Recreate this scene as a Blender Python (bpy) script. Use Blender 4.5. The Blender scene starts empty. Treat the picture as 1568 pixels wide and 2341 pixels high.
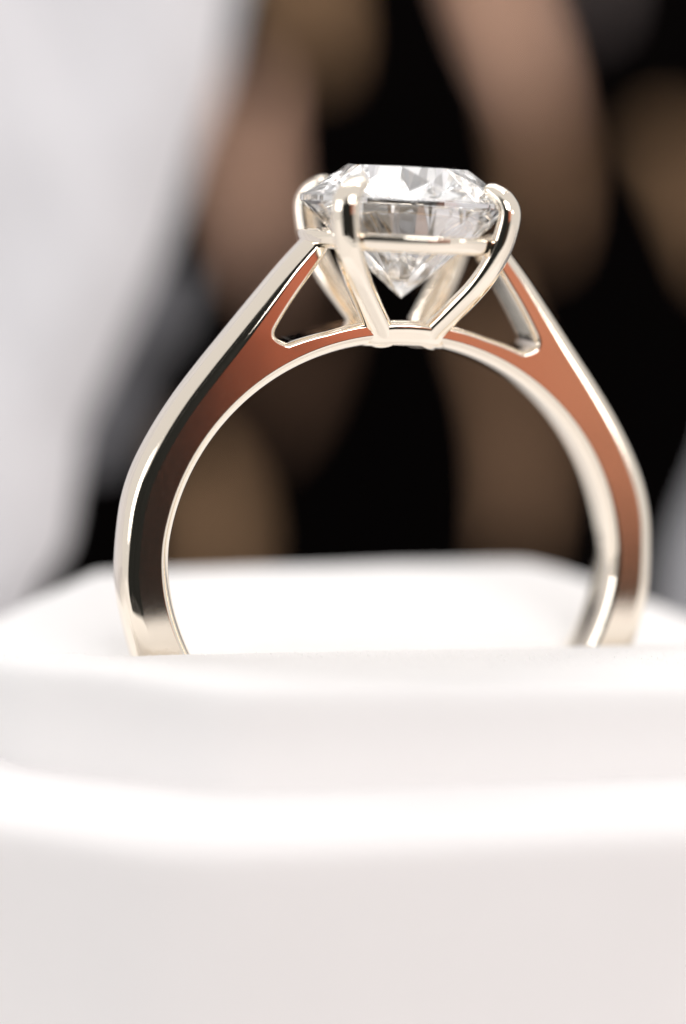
import bpy, bmesh, math, random
from mathutils import Vector, Matrix, noise
from mathutils.geometry import delaunay_2d_cdt
random.seed(7)
SC = bpy.context.scene
COL = SC.collection
SC.unit_settings.scale_length = 0.01          # 1 unit = 1 cm: the ring is about 2.1 cm tall
PX = 600.0                                    # working units per centimetre used in the tables below
HOFF = 1400.0                                 # height of the ring centre above the table top


def P(x, y, h):
    return Vector(((x - 784.0) / PX, y / PX, (h + HOFF) / PX))


# ------------------------------------------------------------------ camera
cam_d = bpy.data.cameras.new('camera')
cam = bpy.data.objects.new('camera', cam_d)
COL.objects.link(cam)
PITCH = math.radians(7.417)
cam.location = P(784, -6000, 909.96)
cam.rotation_euler = (math.pi / 2 - PITCH, 0, 0)
cam_d.sensor_fit = 'HORIZONTAL'
cam_d.sensor_width = 36.0
cam_d.lens = 36.0 * 6030.0 / 1568.0
cam_d.clip_start = 0.05
cam_d.clip_end = 500.0
cam_d.dof.use_dof = True
cam_d.dof.focus_distance = 9.82
cam_d.dof.aperture_fstop = 0.155
cam_d.dof.aperture_blades = 0
SC.camera = cam

# ------------------------------------------------------------------ world, lamps, exposure
W = bpy.data.worlds.new('World')
SC.world = W
W.use_nodes = True
W.node_tree.nodes['Background'].inputs['Color'].default_value = (1.0, 0.97, 0.95, 1)
W.node_tree.nodes['Background'].inputs['Strength'].default_value = 0.70


def area(name, loc, target, sx, sy, radiance, color=(1, 1, 1)):
    d = bpy.data.lights.new(name, 'AREA')
    d.shape = 'RECTANGLE'
    d.size = sx
    d.size_y = sy
    d.energy = radiance * sx * sy * math.pi
    d.color = color
    o = bpy.data.objects.new(name, d)
    COL.objects.link(o)
    o.location = loc
    o.rotation_euler = (Vector(target) - Vector(loc)).to_track_quat('-Z', 'Y').to_euler()
    return o


area('overhead_softbox', (-0.3, 3.9, 14.0), (0, 0, 3.8), 3.6, 3.2, 5.5, (1.0, 0.985, 0.98))
area('ceiling_softbox', (0.5, 5.5, 15.5), (0, 0, 3.0), 12, 9, 0.95, (0.99, 0.99, 1.0))  # added fill from above, brightens the lower half of the diamond
area('spot_lamp', (-5.5, 7.0, 13.0), (0.2, 0, 3.7), 0.9, 0.9, 28.0, (1.0, 0.98, 0.96))  # small light added for sparkle in the diamond
area('spot_lamp', (5.0, 1.0, 15.0), (0.2, 0, 3.7), 0.8, 0.8, 28.0, (1.0, 0.98, 0.97))  # second small light added for sparkle on the facets
area('front_softbox', (6.0, -16.0, 13.5), (0, 0, 1.8), 12, 8, 6.4, (1.0, 0.985, 0.975))  # added fill for the front sides of the box
area('left_window', (-17.0, -6.5, 7.0), (0, 0, 2.2), 9, 9, 2.9, (0.97, 0.985, 1.0))  # area light added to brighten the left sides of the box
area('background_lamp', (3.5, 8.0, 9.5), (1.0, 12.0, 4.0), 2.5, 2.5, 13.0, (1.0, 0.9, 0.8))  # added light that lifts the brown leaves out of the dark
area('wall_lamp', (23.0, -11.0, 8.0), (13, -18.5, 2.5), 5, 5, 7.5, (1.0, 0.93, 0.86))  # added to light the unseen terracotta panel

SC.view_settings.view_transform = 'Standard'
SC.view_settings.look = 'None'
SC.view_settings.exposure = 0.14
SC.view_settings.gamma = 1.0
SC.render.engine = 'CYCLES'
cy = SC.cycles
cy.max_bounces = 24
cy.transmission_bounces = 20
cy.glossy_bounces = 10
cy.diffuse_bounces = 4
cy.transparent_max_bounces = 12
cy.caustics_reflective = True
cy.caustics_refractive = True
cy.sample_clamp_indirect = 12.0
cy.use_denoising = True


# ------------------------------------------------------------------ helpers
def nodes(name):
    m = bpy.data.materials.new(name)
    m.use_nodes = True
    nt = m.node_tree
    return m, nt, nt.nodes, nt.links, nt.nodes['Principled BSDF']


def link(name, me, mat, parent=None, smooth=True):
    if smooth:
        for p in me.polygons:
            p.use_smooth = True
    o = bpy.data.objects.new(name, me)
    COL.objects.link(o)
    if mat:
        me.materials.append(mat)
    if parent:
        o.parent = parent
    return o


def tag(o, label=None, cat=None, group=None, kind=None):
    if label: o['label'] = label
    if cat: o['category'] = cat
    if group: o['group'] = group
    if kind: o['kind'] = kind
    return o


def empty(name, loc):
    o = bpy.data.objects.new(name, None)
    o.empty_display_size = 0.2
    COL.objects.link(o)
    o.location = loc
    return o


def mesh(name, verts, faces):
    me = bpy.data.meshes.new(name)
    me.from_pydata([tuple(v) for v in verts], [], faces)
    me.validate()
    me.update()
    return me


def sstep(a, b, x):
    t = min(1.0, max(0.0, (x - a) / (b - a)))
    return t * t * (3 - 2 * t)


# ------------------------------------------------------------------ materials
def make_gold(name, r0, r1, wave, scratch):
    m, nt, N, L, b = nodes(name)
    b.inputs['Metallic'].default_value = 1.0
    b.inputs['Base Color'].default_value = (0.95, 0.865, 0.745, 1)
    tc = N.new('ShaderNodeTexCoord')
    n1 = N.new('ShaderNodeTexNoise'); n1.inputs['Scale'].default_value = 3.0; n1.inputs['Detail'].default_value = 1.0
    n2 = N.new('ShaderNodeTexNoise'); n2.inputs['Scale'].default_value = 45.0; n2.inputs['Detail'].default_value = 4.0
    L.new(tc.outputs['Object'], n1.inputs['Vector']); L.new(tc.outputs['Object'], n2.inputs['Vector'])
    r = N.new('ShaderNodeMapRange')
    r.inputs['From Min'].default_value = 0.35; r.inputs['From Max'].default_value = 0.7
    r.inputs['To Min'].default_value = r0; r.inputs['To Max'].default_value = r1
    L.new(n2.outputs['Fac'], r.inputs['Value']); L.new(r.outputs['Result'], b.inputs['Roughness'])
    # hairline polishing scratches: thin bands of a distorted wave, very shallow
    wv = N.new('ShaderNodeTexWave'); wv.inputs['Scale'].default_value = 14.0; wv.inputs['Distortion'].default_value = 9.0
    wv.inputs['Detail'].default_value = 3.0; wv.inputs['Detail Scale'].default_value = 2.5
    L.new(tc.outputs['Object'], wv.inputs['Vector'])
    cr = N.new('ShaderNodeMapRange'); cr.inputs['From Min'].default_value = 0.97; cr.inputs['From Max'].default_value = 1.0
    L.new(wv.outputs['Fac'], cr.inputs['Value'])
    bp = N.new('ShaderNodeBump'); bp.inputs['Strength'].default_value = wave; bp.inputs['Distance'].default_value = 0.01
    L.new(n1.outputs['Fac'], bp.inputs['Height'])
    bp2 = N.new('ShaderNodeBump'); bp2.inputs['Strength'].default_value = scratch; bp2.inputs['Distance'].default_value = 0.001
    L.new(cr.outputs['Result'], bp2.inputs['Height']); L.new(bp.outputs['Normal'], bp2.inputs['Normal'])
    L.new(bp2.outputs['Normal'], b.inputs['Normal'])
    return m


def make_diamond():
    m = bpy.data.materials.new('diamond_glass')
    m.use_nodes = True
    nt = m.node_tree; N = nt.nodes; L = nt.links
    N.clear()
    out = N.new('ShaderNodeOutputMaterial')
    g = N.new('ShaderNodeBsdfGlass')
    g.inputs['Color'].default_value = (1, 1, 1, 1)
    g.inputs['IOR'].default_value = 2.418
    g.inputs['Roughness'].default_value = 0.0
    prev = g.outputs[0]
    L.new(prev, out.inputs['Surface'])
    return m


def make_velvet(name, col, scale=60.0):
    m, nt, N, L, b = nodes(name)
    b.inputs['Roughness'].default_value = 0.95
    b.inputs['Specular IOR Level'].default_value = 0.15
    b.inputs['Sheen Weight'].default_value = 0.25
    b.inputs['Sheen Roughness'].default_value = 0.4
    tc = N.new('ShaderNodeTexCoord')
    n = N.new('ShaderNodeTexNoise'); n.inputs['Scale'].default_value = scale; n.inputs['Detail'].default_value = 5.0
    n2 = N.new('ShaderNodeTexNoise'); n2.inputs['Scale'].default_value = 2.2; n2.inputs['Detail'].default_value = 3.0
    L.new(tc.outputs['Object'], n.inputs['Vector']); L.new(tc.outputs['Object'], n2.inputs['Vector'])
    mix = N.new('ShaderNodeMix'); mix.data_type = 'RGBA'
    mix.inputs['A'].default_value = (*[c * 0.96 for c in col], 1)
    mix.inputs['B'].default_value = (*col, 1)
    L.new(n2.outputs['Fac'], mix.inputs['Factor'])
    L.new(mix.outputs['Result'], b.inputs['Base Color'])
    bp = N.new('ShaderNodeBump'); bp.inputs['Strength'].default_value = 0.25; bp.inputs['Distance'].default_value = 0.01
    L.new(n.outputs['Fac'], bp.inputs['Height']); L.new(bp.outputs['Normal'], b.inputs['Normal'])
    return m


def make_plain(name, c1, c2, rough=0.8, scale=3.0):
    m, nt, N, L, b = nodes(name)
    b.inputs['Roughness'].default_value = rough
    b.inputs['Specular IOR Level'].default_value = 0.2
    tc = N.new('ShaderNodeTexCoord')
    n = N.new('ShaderNodeTexNoise'); n.inputs['Scale'].default_value = scale; n.inputs['Detail'].default_value = 4.0
    L.new(tc.outputs['Object'], n.inputs['Vector'])
    mix = N.new('ShaderNodeMix'); mix.data_type = 'RGBA'
    mix.inputs['A'].default_value = (*c1, 1); mix.inputs['B'].default_value = (*c2, 1)
    L.new(n.outputs['Fac'], mix.inputs['Factor']); L.new(mix.outputs['Result'], b.inputs['Base Color'])
    return m


GOLD = make_gold('pale_gold', 0.035, 0.07, 0.35, 0.03)
SATIN = make_gold('satin_gold', 0.11, 0.14, 0.15, 0.0)
DIAMOND = make_diamond()
VELVET = make_velvet('white_velvet', (0.825, 0.812, 0.81))
VELVET_BOX = make_velvet('white_velvet_box', (0.83, 0.81, 0.81))
CLOTH = make_velvet('pale_grey_cloth', (0.60, 0.59, 0.61), 90.0)
BLACK = make_plain('black_cloth', (0.0012, 0.001, 0.001), (0.002, 0.0016, 0.0016), 1.0)
BLACK.node_tree.nodes['Principled BSDF'].inputs['Specular IOR Level'].default_value = 0.0
TERRA = make_plain('terracotta_plaster', (0.46, 0.13, 0.065), (0.55, 0.19, 0.10), 0.9, 0.35)
_n = TERRA.node_tree                       # panel colour runs from deep terracotta to peach, shaped for the ring's reflection
_x = _n.nodes.new('ShaderNodeSeparateXYZ'); _r = _n.nodes.new('ShaderNodeMapRange'); _a = _n.nodes.new('ShaderNodeMath')
_tc = [q for q in _n.nodes if q.type == 'TEX_COORD'][0]; _nz = [q for q in _n.nodes if q.type == 'TEX_NOISE'][0]; _mx = [q for q in _n.nodes if q.type == 'MIX'][0]
_n.links.new(_tc.outputs['Object'], _x.inputs[0]); _n.links.new(_x.outputs['X'], _r.inputs['Value'])
_r.inputs['From Min'].default_value = 8.8; _r.inputs['From Max'].default_value = 14.5
_a.operation = 'MULTIPLY_ADD'; _n.links.new(_nz.outputs['Fac'], _a.inputs[0]); _a.inputs[1].default_value = 0.5
_n.links.new(_r.outputs['Result'], _a.inputs[2]); _n.links.new(_a.outputs[0], _mx.inputs['Factor'])
_mx.inputs['A'].default_value = (0.62, 0.105, 0.042, 1); _mx.inputs['B'].default_value = (0.56, 0.24, 0.15, 1)
TABLE = make_plain('white_tabletop', (0.72, 0.70, 0.69), (0.78, 0.76, 0.75), 0.6)

# ------------------------------------------------------------------ setting
g = bmesh.new()
vs = [g.verts.new(v) for v in ((-14, -5, 0), (14, -5, 0), (14, 8, 0), (-14, 8, 0), (-14, -5, -0.6), (14, -5, -0.6), (14, 8, -0.6), (-14, 8, -0.6))]
for f in ((0, 1, 2, 3), (7, 6, 5, 4), (0, 4, 5, 1), (1, 5, 6, 2), (2, 6, 7, 3), (3, 7, 4, 0)):
    g.faces.new([vs[i] for i in f])
bmesh.ops.bevel(g, geom=g.edges[:], offset=0.12, segments=3, affect='EDGES')
me = bpy.data.meshes.new('tabletop'); g.to_mesh(me); g.free()
tag(link('tabletop', me, TABLE, smooth=False), kind='structure')

# black cloth hanging behind everything, in soft vertical folds
vv, ff = [], []
nx, nz = 90, 12
for j in range(nz + 1):
    for i in range(nx + 1):
        x = -7.5 + 15 * i / nx
        z = -0.6 + 8.3 * j / nz
        vv.append((x, 12.2 + 0.22 * math.sin(x * 1.9) + 0.12 * math.sin(x * 4.3 + z * 0.2), z))
for j in range(nz):
    for i in range(nx):
        a = j * (nx + 1) + i
        ff.append((a, a + 1, a + nx + 2, a + nx + 1))
tag(link('backdrop', mesh('backdrop', vv, ff), BLACK), kind='structure')

# unseen panels added on the camera's right for the orange reflection in the ring
def add_panel(name, mat, a, b, z0, z1, th):
    a, b = Vector(a), Vector(b)
    n = Vector((-(b - a).y, (b - a).x)).normalized() * th
    q = [(a.x, a.y), (b.x, b.y), (b.x - n.x, b.y - n.y), (a.x - n.x, a.y - n.y)]
    v = [(x, y, z0) for x, y in q] + [(x, y, z1) for x, y in q]
    return link(name, mesh(name, v, [(0, 1, 2, 3), (7, 6, 5, 4), (0, 4, 5, 1), (1, 5, 6, 2), (2, 6, 7, 3), (3, 7, 4, 0)]), mat, smooth=False)


LOW_PANEL = make_plain('dark_brown_dado', (0.035, 0.026, 0.018), (0.05, 0.038, 0.026), 0.8, 0.6)  # low unseen panels added to darken reflections in the lower cheeks
tag(add_panel('dado', LOW_PANEL, (8.75, -18.6), (20.4, -17.1), -8, -0.55, 0.2), kind='structure')
tag(add_panel('dado', LOW_PANEL, (8.6, -18.3), (9.75, -18.15), -8, 1.15, 0.2), kind='structure')
tag(add_panel('wall', TERRA, (8.9, -19.0), (20.5, -17.5), -8, 9, 0.5), kind='structure')
# unseen charcoal panels added behind the camera for black reflections in the metal
tag(add_panel('wall', make_plain('charcoal_wall', (0.012, 0.013, 0.012), (0.02, 0.021, 0.02), 0.9, 0.4), (-8.0, -20.5), (10.0, -20.5), -8, 10, 0.5), kind='structure')
tag(add_panel('wall', bpy.data.materials['charcoal_wall'], (-13.5, -17.25), (-8.0, -20.5), -8, 21, 0.5), kind='structure')
tag(add_panel('wall', bpy.data.materials['charcoal_wall'], (-18.5, -14.3), (-13.5, -17.25), -8, 9.5, 0.5), kind='structure')
tag(add_panel('wall', bpy.data.materials['charcoal_wall'], (-8.0, -20.7), (0.5, -20.7), -8, 21, 0.5), kind='structure')

# ------------------------------------------------------------------ ring
YAW = math.radians(14)
ROLL = math.radians(3)
ring = empty('engagement_ring', P(884, 0, 0))
ring.rotation_euler = (Matrix.Rotation(YAW, 3, 'Z') @ Matrix.Rotation(ROLL, 3, 'Y')).to_euler()
tag(ring, 'pale gold solitaire ring with open shoulders and round diamond, standing in white cushion', 'ring')


def R(u, v, w):       # ring-local: u along the shank plane, v up, w away from the viewer
    return Vector((u / PX, w / PX, v / PX))


def catmull(pts, n=24):
    out = []
    m = len(pts)
    for i in range(m - 1):
        p0 = pts[max(i - 1, 0)]; p1 = pts[i]; p2 = pts[i + 1]; p3 = pts[min(i + 2, m - 1)]
        for k in range(n):
            t = k / n
            out.append(tuple(0.5 * ((2 * b) + (-a + c) * t + (2 * a - 5 * b + 4 * c - d) * t * t + (-a + 3 * b - 3 * c + d) * t ** 3)
                             for a, b, c, d in zip(p0, p1, p2, p3)))
    out.append(tuple(pts[-1]))
    return out


# right half of the outline: outer edge, arm tip, slot, inner band; each point = (u, v, inset, fork 0..1)
half = []
for k in range(0, 60):
    a = math.radians(-90 + 90 * k / 60)
    rr = 631 - 8 * sstep(0, 0.3, -a)
    half.append((rr * math.cos(a), rr * math.sin(a), 42, 0))
outer = [(631, 0), (629, 62), (621, 142), (600, 218), (562, 300), (516, 378), (464, 452), (405, 530), (344, 610), (285, 686), (232, 748)]
for (u, v) in catmull(outer, 12):
    half.append((u, v, 42 - 13 * sstep(480, 760, v), 0))
for (u, v, i, f) in ((226, 758, 26, 0.05), (220, 765, 22, 0.2), (213, 769, 18, 0.4), (206, 768, 14, 0.6), (200, 762, 12, 0.8), (195, 752, 11, 1),
                     (191, 741, 11, 1), (189, 732, 11, 1), (190, 724, 11, 1), (193, 715, 11, 1)):
    half.append((u, v, i, f))
arm_in = [(198, 706), (214, 683), (235, 652), (258, 618), (281, 581), (299, 549)]
for (u, v) in catmull(arm_in, 8):
    half.append((u, v, 11, 1))
for (u, v) in catmull([(299, 549), (304, 538), (304, 528), (298, 521), (288, 516), (275, 511)], 4)[1:]:
    half.append((u, v, 11, 1))
a0 = math.atan2(511, 275); r0 = math.hypot(275, 511)
for k in range(1, 26):
    t = k / 25
    a = a0 + (math.pi / 2 - a0) * t
    r = r0 + (572 - r0) * min(1, t * 3)
    half.append((r * math.cos(a), r * math.sin(a), 11, 1))
half[-1] = (0.0, 572.0, 11, 1)
loop = half + [(-u, v, i, f) for (u, v, i, f) in reversed(half[1:-1])]
# drop near-duplicates
cl = [loop[0]]
for q in loop[1:]:
    if math.hypot(q[0] - cl[-1][0], q[1] - cl[-1][1]) > 1.2:
        cl.append(q)
loop = cl

PO = [(0, 0), (0.35, .18), (1.3, .34), (3.2, .48), (5.6, .585), (7.4, .645), (10, .745), (14, .84), (20, .905), (28, .955), (36, .987), (42, 1.0)]
PF = [(0, 0), (0, .3), (0, .5), (0, .66), (0.2, .78), (0.7, .84), (1.6, .885), (2.9, .92), (4.6, .95), (6.6, .974), (8.8, .991), (11, 1.0)]
PI = [(0, 0), (0.1, .2), (0.4, .36), (1.0, .5), (2.0, .61), (3.6, .70), (6, .78), (9, .845), (13, .90), (17, .95), (20.5, .98), (24, 1.0)]
WH = 80.0


def wsc(v):
    return 1 - 0.15 * sstep(520, 780, v)


def normals2(pts):
    n = len(pts); out = []
    for i in range(n):
        a = pts[i - 1]; c = pts[(i + 1) % n]
        t = Vector((c[0] - a[0], c[1] - a[1]))
        t.normalize()
        out.append(Vector((-t.y, t.x)))    # left normal of a counter-clockwise loop = into the metal
    return out


# inner circle, ordered clockwise so that its left normal also points into the metal
NI = 220
def hole_in(q):        # the finger hole closes in a little below its middle
    g = min(30.0, 17.0 * (max(0.0, 60 - q[1]) / 193.0) ** 1.5)
    k = (abs(q[0]) - g * abs(q[0]) / 519.0) / max(abs(q[0]), 1e-6)
    return (q[0] * k, q[1])


inner = [(519 * math.cos(-2 * math.pi * k / NI + math.pi / 2), 519 * math.sin(-2 * math.pi * k / NI + math.pi / 2)) for k in range(NI)]
inner = [hole_in(q) for q in inner]


def section(pts, prof_of, inset_of):
    nn = normals2(pts)
    rows = []
    half_n = len(PO)
    for j in range(-(half_n - 1), half_n):
        s = -1 if j < 0 else 1
        row = []
        for i, q in enumerate(pts):
            d, wf = prof_of(i)[abs(j)]
            u = q[0] + nn[i].x * d; v = q[1] + nn[i].y * d
            # slight hand-finished waviness
            k = noise.noise(Vector((u * 0.006, v * 0.006, 3.0 * s))) * 0.9
            row.append((u, v, s * (wf * WH * wsc(q[1]) + k * wf)))
        rows.append(row)
    return rows


def prof_outer(i):
    q = loop[i]
    f = q[3]
    k = q[2] / 42.0
    kk = q[2] / 11.0
    return [((1 - f) * a[0] * k + f * b[0] * kk, (1 - f) * a[1] + f * b[1]) for a, b in zip(PO, PF)]


rows_o = section(loop, prof_outer, None)
rows_i = section(inner, lambda i: PI, None)
V, Fc = [], []
n_edge = 0
idx = {}
for tagname, rows in (('o', rows_o), ('i', rows_i)):
    for j, row in enumerate(rows):
        for i, q in enumerate(row):
            idx[(tagname, j, i)] = len(V)
            V.append(R(*q))
    n = len(rows[0])
    for j in range(len(rows) - 1):
        for i in range(n):
            k = (i + 1) % n
            Fc.append((idx[(tagname, j, i)], idx[(tagname, j, k)], idx[(tagname, j + 1, k)], idx[(tagname, j + 1, i)]))

n_edge = len(Fc)


def inside(poly, x, y):
    c = False
    n = len(poly)
    j = n - 1
    for i in range(n):
        xi, yi = poly[i][0], poly[i][1]; xj, yj = poly[j][0], poly[j][1]
        if (yi > y) != (yj > y) and x < (xj - xi) * (y - yi) / (yj - yi) + xi:
            c = not c
        j = i
    return c


for j in (0, len(rows_o) - 1):
    po = [(q[0], q[1]) for q in rows_o[j]]
    pi = [(q[0], q[1]) for q in rows_i[j]]
    ids = [idx[('o', j, i)] for i in range(len(po))] + [idx[('i', j, i)] for i in range(len(pi))]
    pts = [Vector(p) for p in po + pi]
    ed = [(i, (i + 1) % len(po)) for i in range(len(po))] + [(len(po) + i, len(po) + (i + 1) % len(pi)) for i in range(len(pi))]
    wj = rows_o[j][0][2] / abs(rows_o[j][0][2])
    for gx in range(-640, 641, 16):
        for gy in range(-640, 800, 16):
            x, y = gx + (8 if (gy // 16) % 2 else 0), gy
            if inside(po, x, y) and not inside(pi, x, y) and min(min((x - q[0]) ** 2 + (y - q[1]) ** 2 for q in po), min((x - q[0]) ** 2 + (y - q[1]) ** 2 for q in pi)) > 40:
                ids.append(len(V)); pts.append(Vector((x, y)))
                k = noise.noise(Vector((x * 0.006, y * 0.006, 3.0 * wj))) * 0.9
                V.append(R(x, y, wj * (WH * wsc(y) + k)))
    rv, re, rf, ov, oe, of = delaunay_2d_cdt(pts, ed, [], 0, 1e-4)
    for f in rf:
        c = sum((rv[i] for i in f), Vector((0, 0))) / len(f)
        if inside(po, c.x, c.y) and not inside(pi, c.x, c.y):
            tri = []
            ok = True
            for i in f:
                if ov[i]:
                    tri.append(ids[ov[i][0]])
                else:
                    ok = False
            if ok and len(set(tri)) == 3:
                Fc.append(tuple(tri))
me = mesh('shank', V, Fc)
bm = bmesh.new(); bm.from_mesh(me)
bmesh.ops.recalc_face_normals(bm, faces=bm.faces[:])
bm.to_mesh(me); bm.free()
shank = link('shank', me, GOLD, ring)
me.materials.append(SATIN)
for k, p in enumerate(me.polygons):
    if k >= n_edge:
        p.material_index = 1
# smooth analytic normals: rounded edges run into the flat cheeks without a crease
NRM = [Vector((0, 0, 0))] * len(V)
for tagname, rows in (('o', rows_o), ('i', rows_i)):
    n = len(rows[0]); m = len(rows)
    for j in range(m):
        for i in range(n):
            if j in (0, m - 1):
                continue
            pa = V[idx[(tagname, j - 1, i)]]; pb = V[idx[(tagname, j + 1, i)]]
            pc = V[idx[(tagname, j, (i - 1) % n)]]; pd = V[idx[(tagname, j, (i + 1) % n)]]
            nv = (pd - pc).cross(pb - pa)
            if nv.length < 1e-12:
                nv = V[idx[(tagname, j, i)]].copy()
            NRM[idx[(tagname, j, i)]] = nv.normalized()
for k, q in enumerate(V):
    if NRM[k].length < 0.5:
        sg = 1 if q.y > 0 else -1
        v0 = q.z * PX
        sl = (wsc(v0 + 4) - wsc(v0 - 4)) / 8 * WH
        NRM[k] = Vector((0, sg, -sl)).normalized()
# outward check on one crest point of the outer rim
tst = NRM[idx[('o', len(rows_o) // 2, 20)]].dot(V[idx[('o', len(rows_o) // 2, 20)]])
if tst < 0:
    for tagname, rows in (('o', rows_o), ('i', rows_i)):
        for j in range(1, len(rows) - 1):
            for i in range(len(rows[0])):
                NRM[idx[(tagname, j, i)]] = -NRM[idx[(tagname, j, i)]]
shank.data.normals_split_custom_set_from_vertices(NRM)


def sweep(path, nseg, ringpts):
    """path: list of (centre Vector, axis a, axis b, half a, half b, exponent); closed with domes"""
    V, Fc = [], []
    for (c, a, b, ha, hb, ex) in path:
        for k in range(nseg):
            t = 2 * math.pi * k / nseg
            ct, st = math.cos(t), math.sin(t)
            x = math.copysign(abs(ct) ** (2 / ex), ct) * ha
            y = math.copysign(abs(st) ** (2 / ex), st) * hb
            V.append(c + a * x + b * y)
    m = len(path)
    for j in range(m - 1):
        for k in range(nseg):
            l = (k + 1) % nseg
            Fc.append((j * nseg + k, j * nseg + l, (j + 1) * nseg + l, (j + 1) * nseg + k))
    Fc.append(tuple(range(nseg))[::-1])
    Fc.append(tuple((m - 1) * nseg + k for k in range(nseg)))
    return V, Fc


# prongs
prof = catmull([(70, 522), (92, 552), (122, 582), (158, 618), (192, 654), (224, 698), (247, 742), (259, 780), (265, 812), (263, 832), (252, 850), (238, 861), (222, 870), (206, 878)], 5)
for kq in range(4):
    az = math.radians(45 + 90 * kq)
    er = Vector((math.cos(az), math.sin(az), 0)); et = Vector((-math.sin(az), math.cos(az), 0)); ez = Vector((0, 0, 1))
    path = []
    n = len(prof)
    for i, (r, v) in enumerate(prof):
        a = prof[max(0, i - 1)]; b = prof[min(n - 1, i + 1)]
        t = Vector((b[0] - a[0], b[1] - a[1])).normalized()
        nr = er * t.y - ez * t.x        # section normal, outward
        s = i / (n - 1)
        ha = 34 - 4 * s; hb = 24 - 9 * s ** 4
        dome = 1.0
        if i >= n - 6:
            q = (i - (n - 6)) / 5.15
            dome = math.sqrt(max(0.04, 1 - q * q))
        path.append(((er * r + ez * v) / PX, et, nr, ha * dome / PX, hb * dome / PX, 2.1))
    v_, f_ = sweep(path, 28, None)
    link('prong', mesh('prong', v_, f_), GOLD, ring)

# gallery rail: ring of wire joining the prongs below the girdle
V, Fc = [], []
na, nb = 128, 20
for i in range(na):
    a = 2 * math.pi * i / na
    for k in range(nb):
        t = 2 * math.pi * k / nb
        ct, st = math.cos(t), math.sin(t)
        x = math.copysign(abs(ct) ** 0.72, ct) * 14
        y = math.copysign(abs(st) ** 0.72, st) * 19
        r = 226 + x + 0.35 * y
        V.append(R(r * math.cos(a), 745 + y, r * math.sin(a)))
for i in range(na):
    for k in range(nb):
        i2, k2 = (i + 1) % na, (k + 1) % nb
        Fc.append((i * nb + k, i2 * nb + k, i2 * nb + k2, i * nb + k2))
link('gallery_rail', mesh('gallery_rail', V, Fc), GOLD, ring)

# head base: the block between the prong feet, hollowed to the curve of the finger hole
V, Fc = [], []
nb = 48
def ub(t, hu, hw, ex=3.2):
    ct, st = math.cos(t), math.sin(t)
    return math.copysign(abs(ct) ** (2 / ex), ct) * hu, math.copysign(abs(st) ** (2 / ex), st) * hw
levels = [(0.0, 76, 62), (0.0, 92, 78), (3, 98, 84), (9, 102, 88), (20, 107, 90), (32, 111, 95), (40, 113, 98), (46, 111, 97), (49, 105, 91), (50, 96, 82), (51, 84, 68), (42, 70, 54), (34, 50, 36), (32, 12, 8)]
for (dv, hu, hw) in levels:
    for k in range(nb):
        u, w = ub(2 * math.pi * k / nb, hu, hw)
        base = math.sqrt(517.5 ** 2 - u * u)
        V.append(R(u, base + dv * (1 - 0.06 * (u / 100) ** 2), w))
m = len(levels)
for j in range(m - 1):
    for k in range(nb):
        l = (k + 1) % nb
        Fc.append((j * nb + k, j * nb + l, (j + 1) * nb + l, (j + 1) * nb + k))
Fc.append(tuple(range(nb))[::-1]); Fc.append(tuple((m - 1) * nb + k for k in range(nb)))
link('head_base', mesh('head_base', V, Fc), GOLD, ring)

# solder beads where the shoulders meet the rail
for s in (-1, 1):
    g = bmesh.new()
    bmesh.ops.create_uvsphere(g, u_segments=24, v_segments=14, radius=1)
    for v in g.verts:
        k = 1 + 0.18 * noise.noise(v.co * 1.6 + Vector((s * 3, 0, 0)))
        v.co = R(s * 205 + v.co.x * 24 * k, 737 + v.co.z * 34 * k, v.co.y * 40 * k)
    me = bpy.data.meshes.new('solder_bead'); g.to_mesh(me); g.free()
    link('solder_bead', me, GOLD, ring)

# diamond: round brilliant with 57 facets
GR, TR = 241.0, 136.0
ZT, ZG1, ZG0, ZC = 914.0, 843.0, 829.0, 619.0
OFF = math.radians(22.5 + 1.5)
V = []
def ad(r, a, z):
    V.append(R(r * math.cos(a), z, r * math.sin(a))); return len(V) - 1
st = math.radians(45)
tab = [ad(TR, OFF + st * (k + 0.5) - st * 0.0 - st / 2 + st / 2, ZT) for k in range(8)]      # table corners between the kites' directions
# bezel kites point at OFF + 45k: the table corner of each kite lies in the kite's own direction
V.clear()
tab = [ad(TR, OFF + st * k, ZT) for k in range(8)]
rs = TR * math.cos(st / 2) + (GR - TR * math.cos(st / 2)) * 0.42
mid = [ad(rs + 4, OFF + st * (k + 0.5), ZT - (ZT - ZG1) * 0.46) for k in range(8)]
gt = [ad(GR, OFF + st / 4 * k, ZG1 - (1.5 if k % 2 else 0)) for k in range(32)]
gb = [ad(GR, OFF + st / 4 * k, ZG0 + (1.5 if k % 2 else 0)) for k in range(32)]
lo = [ad(GR * 0.27, OFF + st * (k + 0.5), ZC + (ZG0 - ZC) * 0.245) for k in range(8)]
cu = ad(0, 0, ZC)
Fc = [tuple(tab)]
for k in range(8):
    k1 = (k + 1) % 8; km = (k - 1) % 8
    Fc.append((tab[k], mid[k], tab[k1]))                                # star
    Fc.append((tab[k], mid[km], gt[4 * k], mid[k]))                     # kite
    Fc.append((mid[k], gt[4 * k], gt[4 * k + 1])); Fc.append((mid[k], gt[4 * k + 1], gt[4 * k + 2]))
    Fc.append((mid[k], gt[4 * k + 2], gt[4 * k + 3])); Fc.append((mid[k], gt[4 * k + 3], gt[(4 * k + 4) % 32]))
    Fc.append((cu, lo[km], gb[4 * k], lo[k]))                           # pavilion main
    Fc.append((lo[k], gb[4 * k], gb[4 * k + 1])); Fc.append((lo[k], gb[4 * k + 1], gb[4 * k + 2]))
    Fc.append((lo[k], gb[4 * k + 2], gb[4 * k + 3])); Fc.append((lo[k], gb[4 * k + 3], gb[(4 * k + 4) % 32]))
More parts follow.
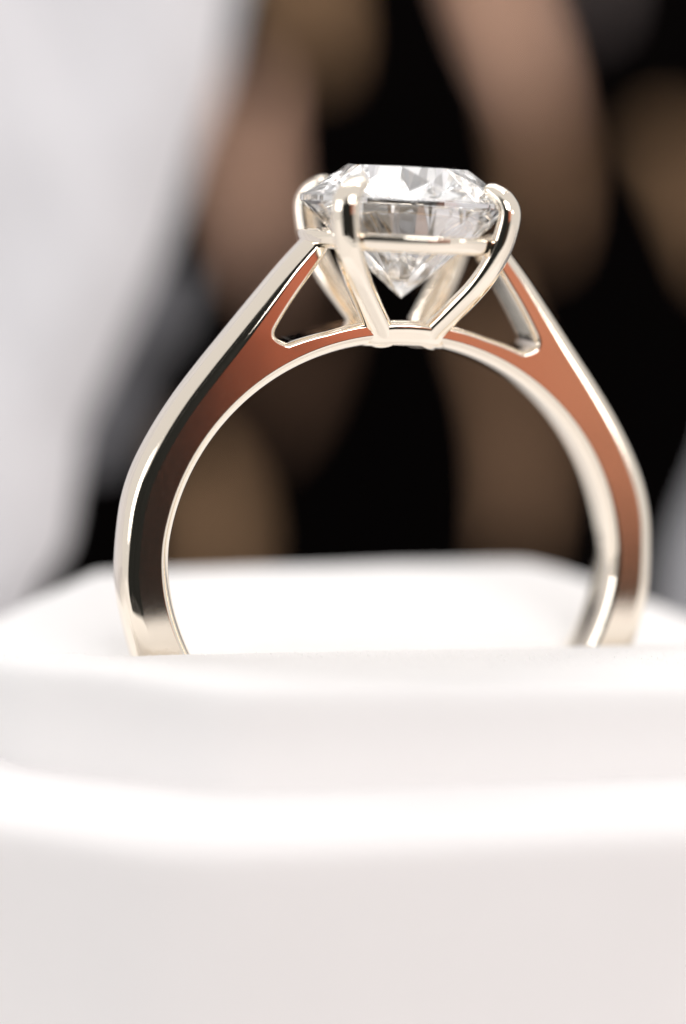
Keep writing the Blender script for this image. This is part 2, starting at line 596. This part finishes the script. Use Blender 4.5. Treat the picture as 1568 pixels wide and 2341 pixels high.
for k in range(32):
    k1 = (k + 1) % 32
    Fc.append((gb[k], gb[k1], gt[k1], gt[k]))
me = mesh('diamond', V, Fc)
bm = bmesh.new(); bm.from_mesh(me); bmesh.ops.recalc_face_normals(bm, faces=bm.faces[:]); bm.to_mesh(me); bm.free()
tag(link('diamond', me, DIAMOND, ring, smooth=False), 'clear round brilliant-cut diamond held by four claws')

# ------------------------------------------------------------------ ring box
box = empty('ring_box', P(900, 0, -HOFF))
tag(box, 'white velvet many-sided ring box with a stepped rim and a padded cushion holding the ring', 'ring box')
BO = P(900, 0, -HOFF)
CORN = [(546, -640), (1640, -470), (2080, -110), (1960, 430), (1260, 770), (150, 560), (-330, 210), (80, -390)]


def round_poly(pts, rad, n=8):
    out = []
    m = len(pts)
    for i in range(m):
        p0, p1, p2 = Vector(pts[i - 1]), Vector(pts[i]), Vector(pts[(i + 1) % m])
        a = p1 + (p0 - p1).normalized() * rad; b = p1 + (p2 - p1).normalized() * rad
        for k in range(n + 1):
            t = k / n
            out.append(a * (1 - t) ** 2 + p1 * 2 * t * (1 - t) + b * t * t)
    return out


def resample(pts, n):
    m = len(pts)
    seg = [(pts[(i + 1) % m] - pts[i]).length for i in range(m)]
    tot = sum(seg); out = []
    i = 0; acc = 0.0
    for k in range(n):
        d = tot * k / n
        while acc + seg[i] < d:
            acc += seg[i]; i += 1
        t = (d - acc) / max(seg[i], 1e-9)
        out.append(pts[i].lerp(pts[(i + 1) % m], t))
    return out


def offset_poly(pts, d):
    m = len(pts); out = []
    for i in range(m):
        p0, p1, p2 = Vector(pts[i - 1]), Vector(pts[i]), Vector(pts[(i + 1) % m])
        n1 = Vector(((p1 - p0).y, -(p1 - p0).x)).normalized(); n2 = Vector(((p2 - p1).y, -(p2 - p1).x)).normalized()
        b = (n1 + n2).normalized()
        out.append(p1 + b * (d / max(0.3, b.dot(n1))))
    return out


CY, SY = math.cos(YAW), math.sin(YAW)


def cushion_h(x, y):
    dx = x - 884
    t = dx * CY + y * SY
    e = -dx * SY + y * CY
    front = -176 - 0.024 * t + 12 * math.sin(math.pi * min(1, max(0, (-e - 60) / 620)))
    back = -200 - 0.010 * t + (109 + 0.006 * t) * sstep(80, 620, e)
    back -= 0.34 * max(0, -t - 570) + 0.15 * max(0, t - 530)
    k = sstep(-60, 90, e)
    h = front * (1 - k) + back * k
    h -= 70 * math.exp(-(e / 72.0) ** 4) * sstep(720, 640, abs(t))          # the slit the ring stands in
    h += 2.0 * noise.noise(Vector((x * 0.006, y * 0.006, 0)))
    return h


NA = 240
edge = resample(round_poly(CORN, 90), NA)
cen = Vector((890, 20))
V, Fc = [], []
NS = 70
LEDGE = -378
for j in range(1, NS + 1):
    s = j / NS
    for p in edge:
        q = cen.lerp(p, s * 0.94)
        V.append(P(q.x, q.y, cushion_h(q.x, q.y)) - BO)
extra = [(0.957, 3), (0.972, 9), (0.985, 20), (0.994, 36), (0.999, 58), (1.0, 85)]
for (s, dz) in extra:
    for p in edge:
        q = cen.lerp(p, s)
        V.append(P(q.x, q.y, cushion_h(q.x, q.y) - dz) - BO)
for zz in (-330, LEDGE - 6):
    for p in edge:
        V.append(P(p.x, p.y, zz) - BO)
rows_n = NS + len(extra) + 2
for j in range(rows_n - 1):
    for i in range(NA):
        k = (i + 1) % NA
        Fc.append((j * NA + i, (j + 1) * NA + i, (j + 1) * NA + k, j * NA + k))
c = len(V); V.append(P(cen.x, cen.y, cushion_h(cen.x, cen.y)) - BO)
for i in range(NA):
    Fc.append((c, i, (i + 1) % NA))
link('cushion', mesh('cushion', V, Fc), VELVET, box)

# box body: outer wall, rounded rim ledge, inner lip under the cushion
outer_c = offset_poly(CORN, 440)
V, Fc = [], []
lev = []
inn = resample(round_poly([tuple(p) for p in offset_poly(CORN, -60)], 90), NA)
mid_ = resample(round_poly([tuple(p) for p in offset_poly(CORN, 300)], 130), NA)
outp = resample(round_poly([tuple(p) for p in outer_c], 170), NA)
def lerp_loop(a, b, t): return [x.lerp(y, t) for x, y in zip(a, b)]
lev.append((inn, LEDGE))
for t in (0.15, 0.35, 0.55, 0.75, 0.86, 0.93):
    lev.append((lerp_loop(inn, outp, t), LEDGE + 3 * math.sin(math.pi * t)))
for t, dz in ((0.955, 3), (0.975, 10), (0.988, 22), (0.996, 40), (1.0, 66)):
    lev.append((lerp_loop(inn, outp, t), LEDGE - dz))
for zz in (-600, -800, -1100, -1360, -1400):
    lev.append((outp, zz))
for lp, z in lev:
    for p in lp:
        V.append(P(p.x, p.y, z + 1.5 * noise.noise(Vector((p.x * 0.004, p.y * 0.004, z * 0.004)))) - BO if z > -1380 else P(p.x, p.y, z) - BO)
for j in range(len(lev) - 1):
    for i in range(NA):
        k = (i + 1) % NA
        Fc.append((j * NA + i, (j + 1) * NA + i, (j + 1) * NA + k, j * NA + k))
Fc.append(tuple((len(lev) - 1) * NA + i for i in range(NA))[::-1])
link('box_base', mesh('box_base', V, Fc), VELVET_BOX, box)

# velvet pile: short fibres round the slit, where the lens is in focus
V, Fc = [], []
rnd = random.Random(3)
for k in range(9000):
    t = rnd.uniform(-900, 900); e = rnd.uniform(-420, 260)
    if abs(e) < 78 and abs(t) < 700: continue
    x = 884 + t * CY - e * SY; y = t * SY + e * CY
    h = cushion_h(x, y)
    ln = rnd.uniform(3, 8); a = rnd.uniform(0, 6.28); b = rnd.uniform(0, 0.9)
    d = Vector((math.cos(a) * math.sin(b), math.sin(a) * math.sin(b), math.cos(b))) * ln
    wv = Vector((math.cos(a + 1.57), math.sin(a + 1.57), 0)) * 0.7
    o = Vector((x, y, h - 1)); n = len(V)
    for q in (o - wv, o + wv, o + d * 0.6 + wv * 0.6, o + d):
        V.append(P(*q) - BO)
    Fc.append((n, n + 1, n + 2)); Fc.append((n, n + 2, n + 3))
tag(link('velvet_pile', mesh('velvet_pile', V, Fc), VELVET, box), kind='stuff')

# ------------------------------------------------------------------ out-of-focus background
def I(x, y, Y):       # a point at depth Y whose bearing from the camera was read off the photograph
    k = (6000 + Y) / 6000.0
    return Vector((784 + (x - 784) * k, Y, 909.96 - (y - 385) * k))


def drape(name, edge_pts, far, seed, label, cat, group, mat=None):
    """a hanging cloth: edge_pts = (x, y, Y) down its near edge; far = sideways reach; the edge rolls back"""
    rows = catmull(edge_pts, 8)
    V, Fc = [], []
    NU = 60
    for (x, y, Y) in rows:
        e = I(x, y, Y)
        for i in range(NU + 1):
            s = i / NU
            if s < 0.25:                            # rolled edge
                a = s / 0.25
                ang = math.pi * 0.62 * (1 - a)
                px = e.x + far / abs(far) * (260 - 260 * math.sin(math.pi / 2 * (1 - a)))
                py = Y + 260 * (1 - math.cos(ang)) * 0.9
            else:
                a = (s - 0.25) / 0.75
                px = e.x + far / abs(far) * 260 + far * a
                py = Y - 60 * a
            f = math.sin(px * 0.011 + e.z * 0.006 + seed) * 26 + math.sin(px * 0.024 + e.z * 0.012 + 2 * seed) * 10
            V.append(P(px, py + f * min(1, s * 3), e.z))
    n = NU + 1
    for j in range(len(rows) - 1):
        for i in range(NU):
            Fc.append((j * n + i, j * n + i + 1, (j + 1) * n + i + 1, (j + 1) * n + i))
    o = link(name, mesh(name, V, Fc), mat or CLOTH)
    md = o.modifiers.new('thickness', 'SOLIDIFY'); md.thickness = 0.04; md.offset = 1
    tag(o, label, cat, group)
    return o


drape('grey_cloth', [(555, -140, 2250), (520, 0, 2150), (482, 180, 1980), (424, 336, 1820), (360, 540, 1660), (278, 720, 1500), (208, 870, 1380), (150, 1000, 1260), (126, 1150, 1120), (100, 1280, 1000), (40, 1370, 900), (-20, 1500, 860)],
      -1500, 0.7, 'pale grey cloth slanting down the left side behind the ring', 'cloth', 'grey cloths behind the ring box')
drape('grey_cloth', [(1690, 900, 1500), (1650, 1050, 1400), (1600, 1180, 1300), (1565, 1290, 1200), (1545, 1400, 1150), (1540, 1500, 1100)],
      900, 2.1, 'mid-grey cloth showing as a dim sliver at the right edge beside the ring', 'cloth', 'grey cloths behind the ring box', make_velvet('mid_grey_cloth', (0.26, 0.26, 0.275), 90.0))


drape('grey_cloth', [(420, 620, 1900), (412, 690, 1850), (396, 750, 1800), (330, 830, 1750), (296, 900, 1700), (300, 960, 1650), (262, 1020, 1600), (215, 1100, 1500)],
      -300, 4.1, 'dim charcoal grey cloth fold just right of the pale grey cloth, left of the ring', 'cloth', 'grey cloths behind the ring box', make_velvet('charcoal_grey_cloth', (0.085, 0.085, 0.095), 90.0))  # dark colour stands for shade on a cloth fold turning away


def leaf_mat(name, c1, c2):
    return make_plain(name, c1, c2, 0.7, 1.6)


PINK = leaf_mat('pink_brown_leaf', (0.58, 0.335, 0.235), (0.84, 0.55, 0.41))
TANB = leaf_mat('tan_leaf', (0.30, 0.175, 0.10), (0.43, 0.265, 0.165))
GOLDB = leaf_mat('gold_brown_leaf', (0.25, 0.15, 0.08), (0.34, 0.21, 0.12))
DARKB = leaf_mat('dark_brown_leaf', (0.10, 0.055, 0.035), (0.13, 0.075, 0.045))
MAUVE = leaf_mat('grey_mauve_leaf', (0.11, 0.09, 0.09), (0.13, 0.11, 0.11))


def leaf(spine, mat, label):
    """a dry curled leaf: spine = (x, y, width, Y); domed across, tapered to both ends, with a stalk rib"""
    rows = catmull(spine, 8)
    V, Fc = [], []
    NU = 12
    for j, (x, y, wd, Y) in enumerate(rows):
        a = rows[max(0, j - 1)]; b = rows[min(len(rows) - 1, j + 1)]
        c = I(x, y, Y)
        d = I(b[0], b[1], Y) - I(a[0], a[1], Y); d.y = 0; d.normalize()
        sd = Vector((-d.z, 0, d.x))
        t = j / (len(rows) - 1)
        taper = min(1.0, math.sin(math.pi * (0.06 + 0.88 * t)) * 1.35)
        for i in range(NU + 1):
            s = 2 * i / NU - 1
            q = c + sd * (s * wd * 0.41 * taper * (1 + 0.06 * math.sin(j * 1.3 + i))) + Vector((0, (s * s) * wd * 0.35 - 10 * math.exp(-(s / 0.12) ** 2), 0))
            V.append(P(*q))
    n = NU + 1
    for j in range(len(rows) - 1):
        for i in range(NU):
            Fc.append((j * n + i, j * n + i + 1, (j + 1) * n + i + 1, (j + 1) * n + i))
    o = link('brown_leaf', mesh('brown_leaf', V, Fc), mat)
    md = o.modifiers.new('thickness', 'SOLIDIFY'); md.thickness = 0.05
    tag(o, label, 'leaf', 'blurred brown leaves hanging behind the ring')
    return o


leaf([(690, -170, 150, 6450), (705, -40, 170, 6400), (720, 80, 150, 6350), (730, 170, 90, 6350)], GOLDB, 'blurred gold-brown leaf at the top edge above the diamond')
leaf([(1060, -210, 110, 6500), (1105, -60, 160, 6400), (1150, 60, 170, 6350), (1200, 190, 110, 6300), (1235, 290, 40, 6300)], PINK, 'blurred bright pinkish-brown leaf at the top edge right of the diamond')
leaf([(1170, 90, 50, 6600), (1205, 220, 100, 6500), (1235, 350, 105, 6500), (1245, 460, 80, 6500), (1235, 570, 40, 6500)], TANB, 'blurred tan leaf pointing down to the right of the diamond claws')
leaf([(590, 180, 70, 6250), (572, 320, 130, 6150), (575, 440, 150, 6150), (590, 540, 110, 6200), (615, 660, 50, 6300)], PINK, 'blurred pinkish-brown leaf left of the diamond beside the grey cloth')
leaf([(1500, 290, 50, 6350), (1550, 370, 90, 6300), (1600, 470, 110, 6250), (1650, 620, 60, 6250)], GOLDB, 'blurred brown leaf cut off by the right edge level with the diamond')
leaf([(430, 1000, 80, 6050), (480, 1110, 150, 6050), (500, 1220, 180, 6050), (490, 1400, 150, 6050)], GOLDB, 'blurred brown leaf low inside the left of the finger hole')
leaf([(1085, 620, 40, 6050), (1115, 740, 70, 6050), (1160, 880, 70, 6050), (1190, 1020, 95, 6050), (1195, 1130, 100, 6050), (1180, 1270, 50, 6050)], TANB, 'blurred pinkish-brown leaf inside the right of the finger hole')
leaf([(730, 700, 60, 6350), (690, 810, 110, 6350), (650, 920, 90, 6350), (600, 1010, 40, 6350)], DARKB, 'blurred dim brown leaf inside the upper left of the finger hole')
leaf([(1320, -140, 70, 6550), (1345, -30, 110, 6550), (1340, 60, 60, 6550)], MAUVE, 'blurred dim grey-mauve leaf at the top right edge')
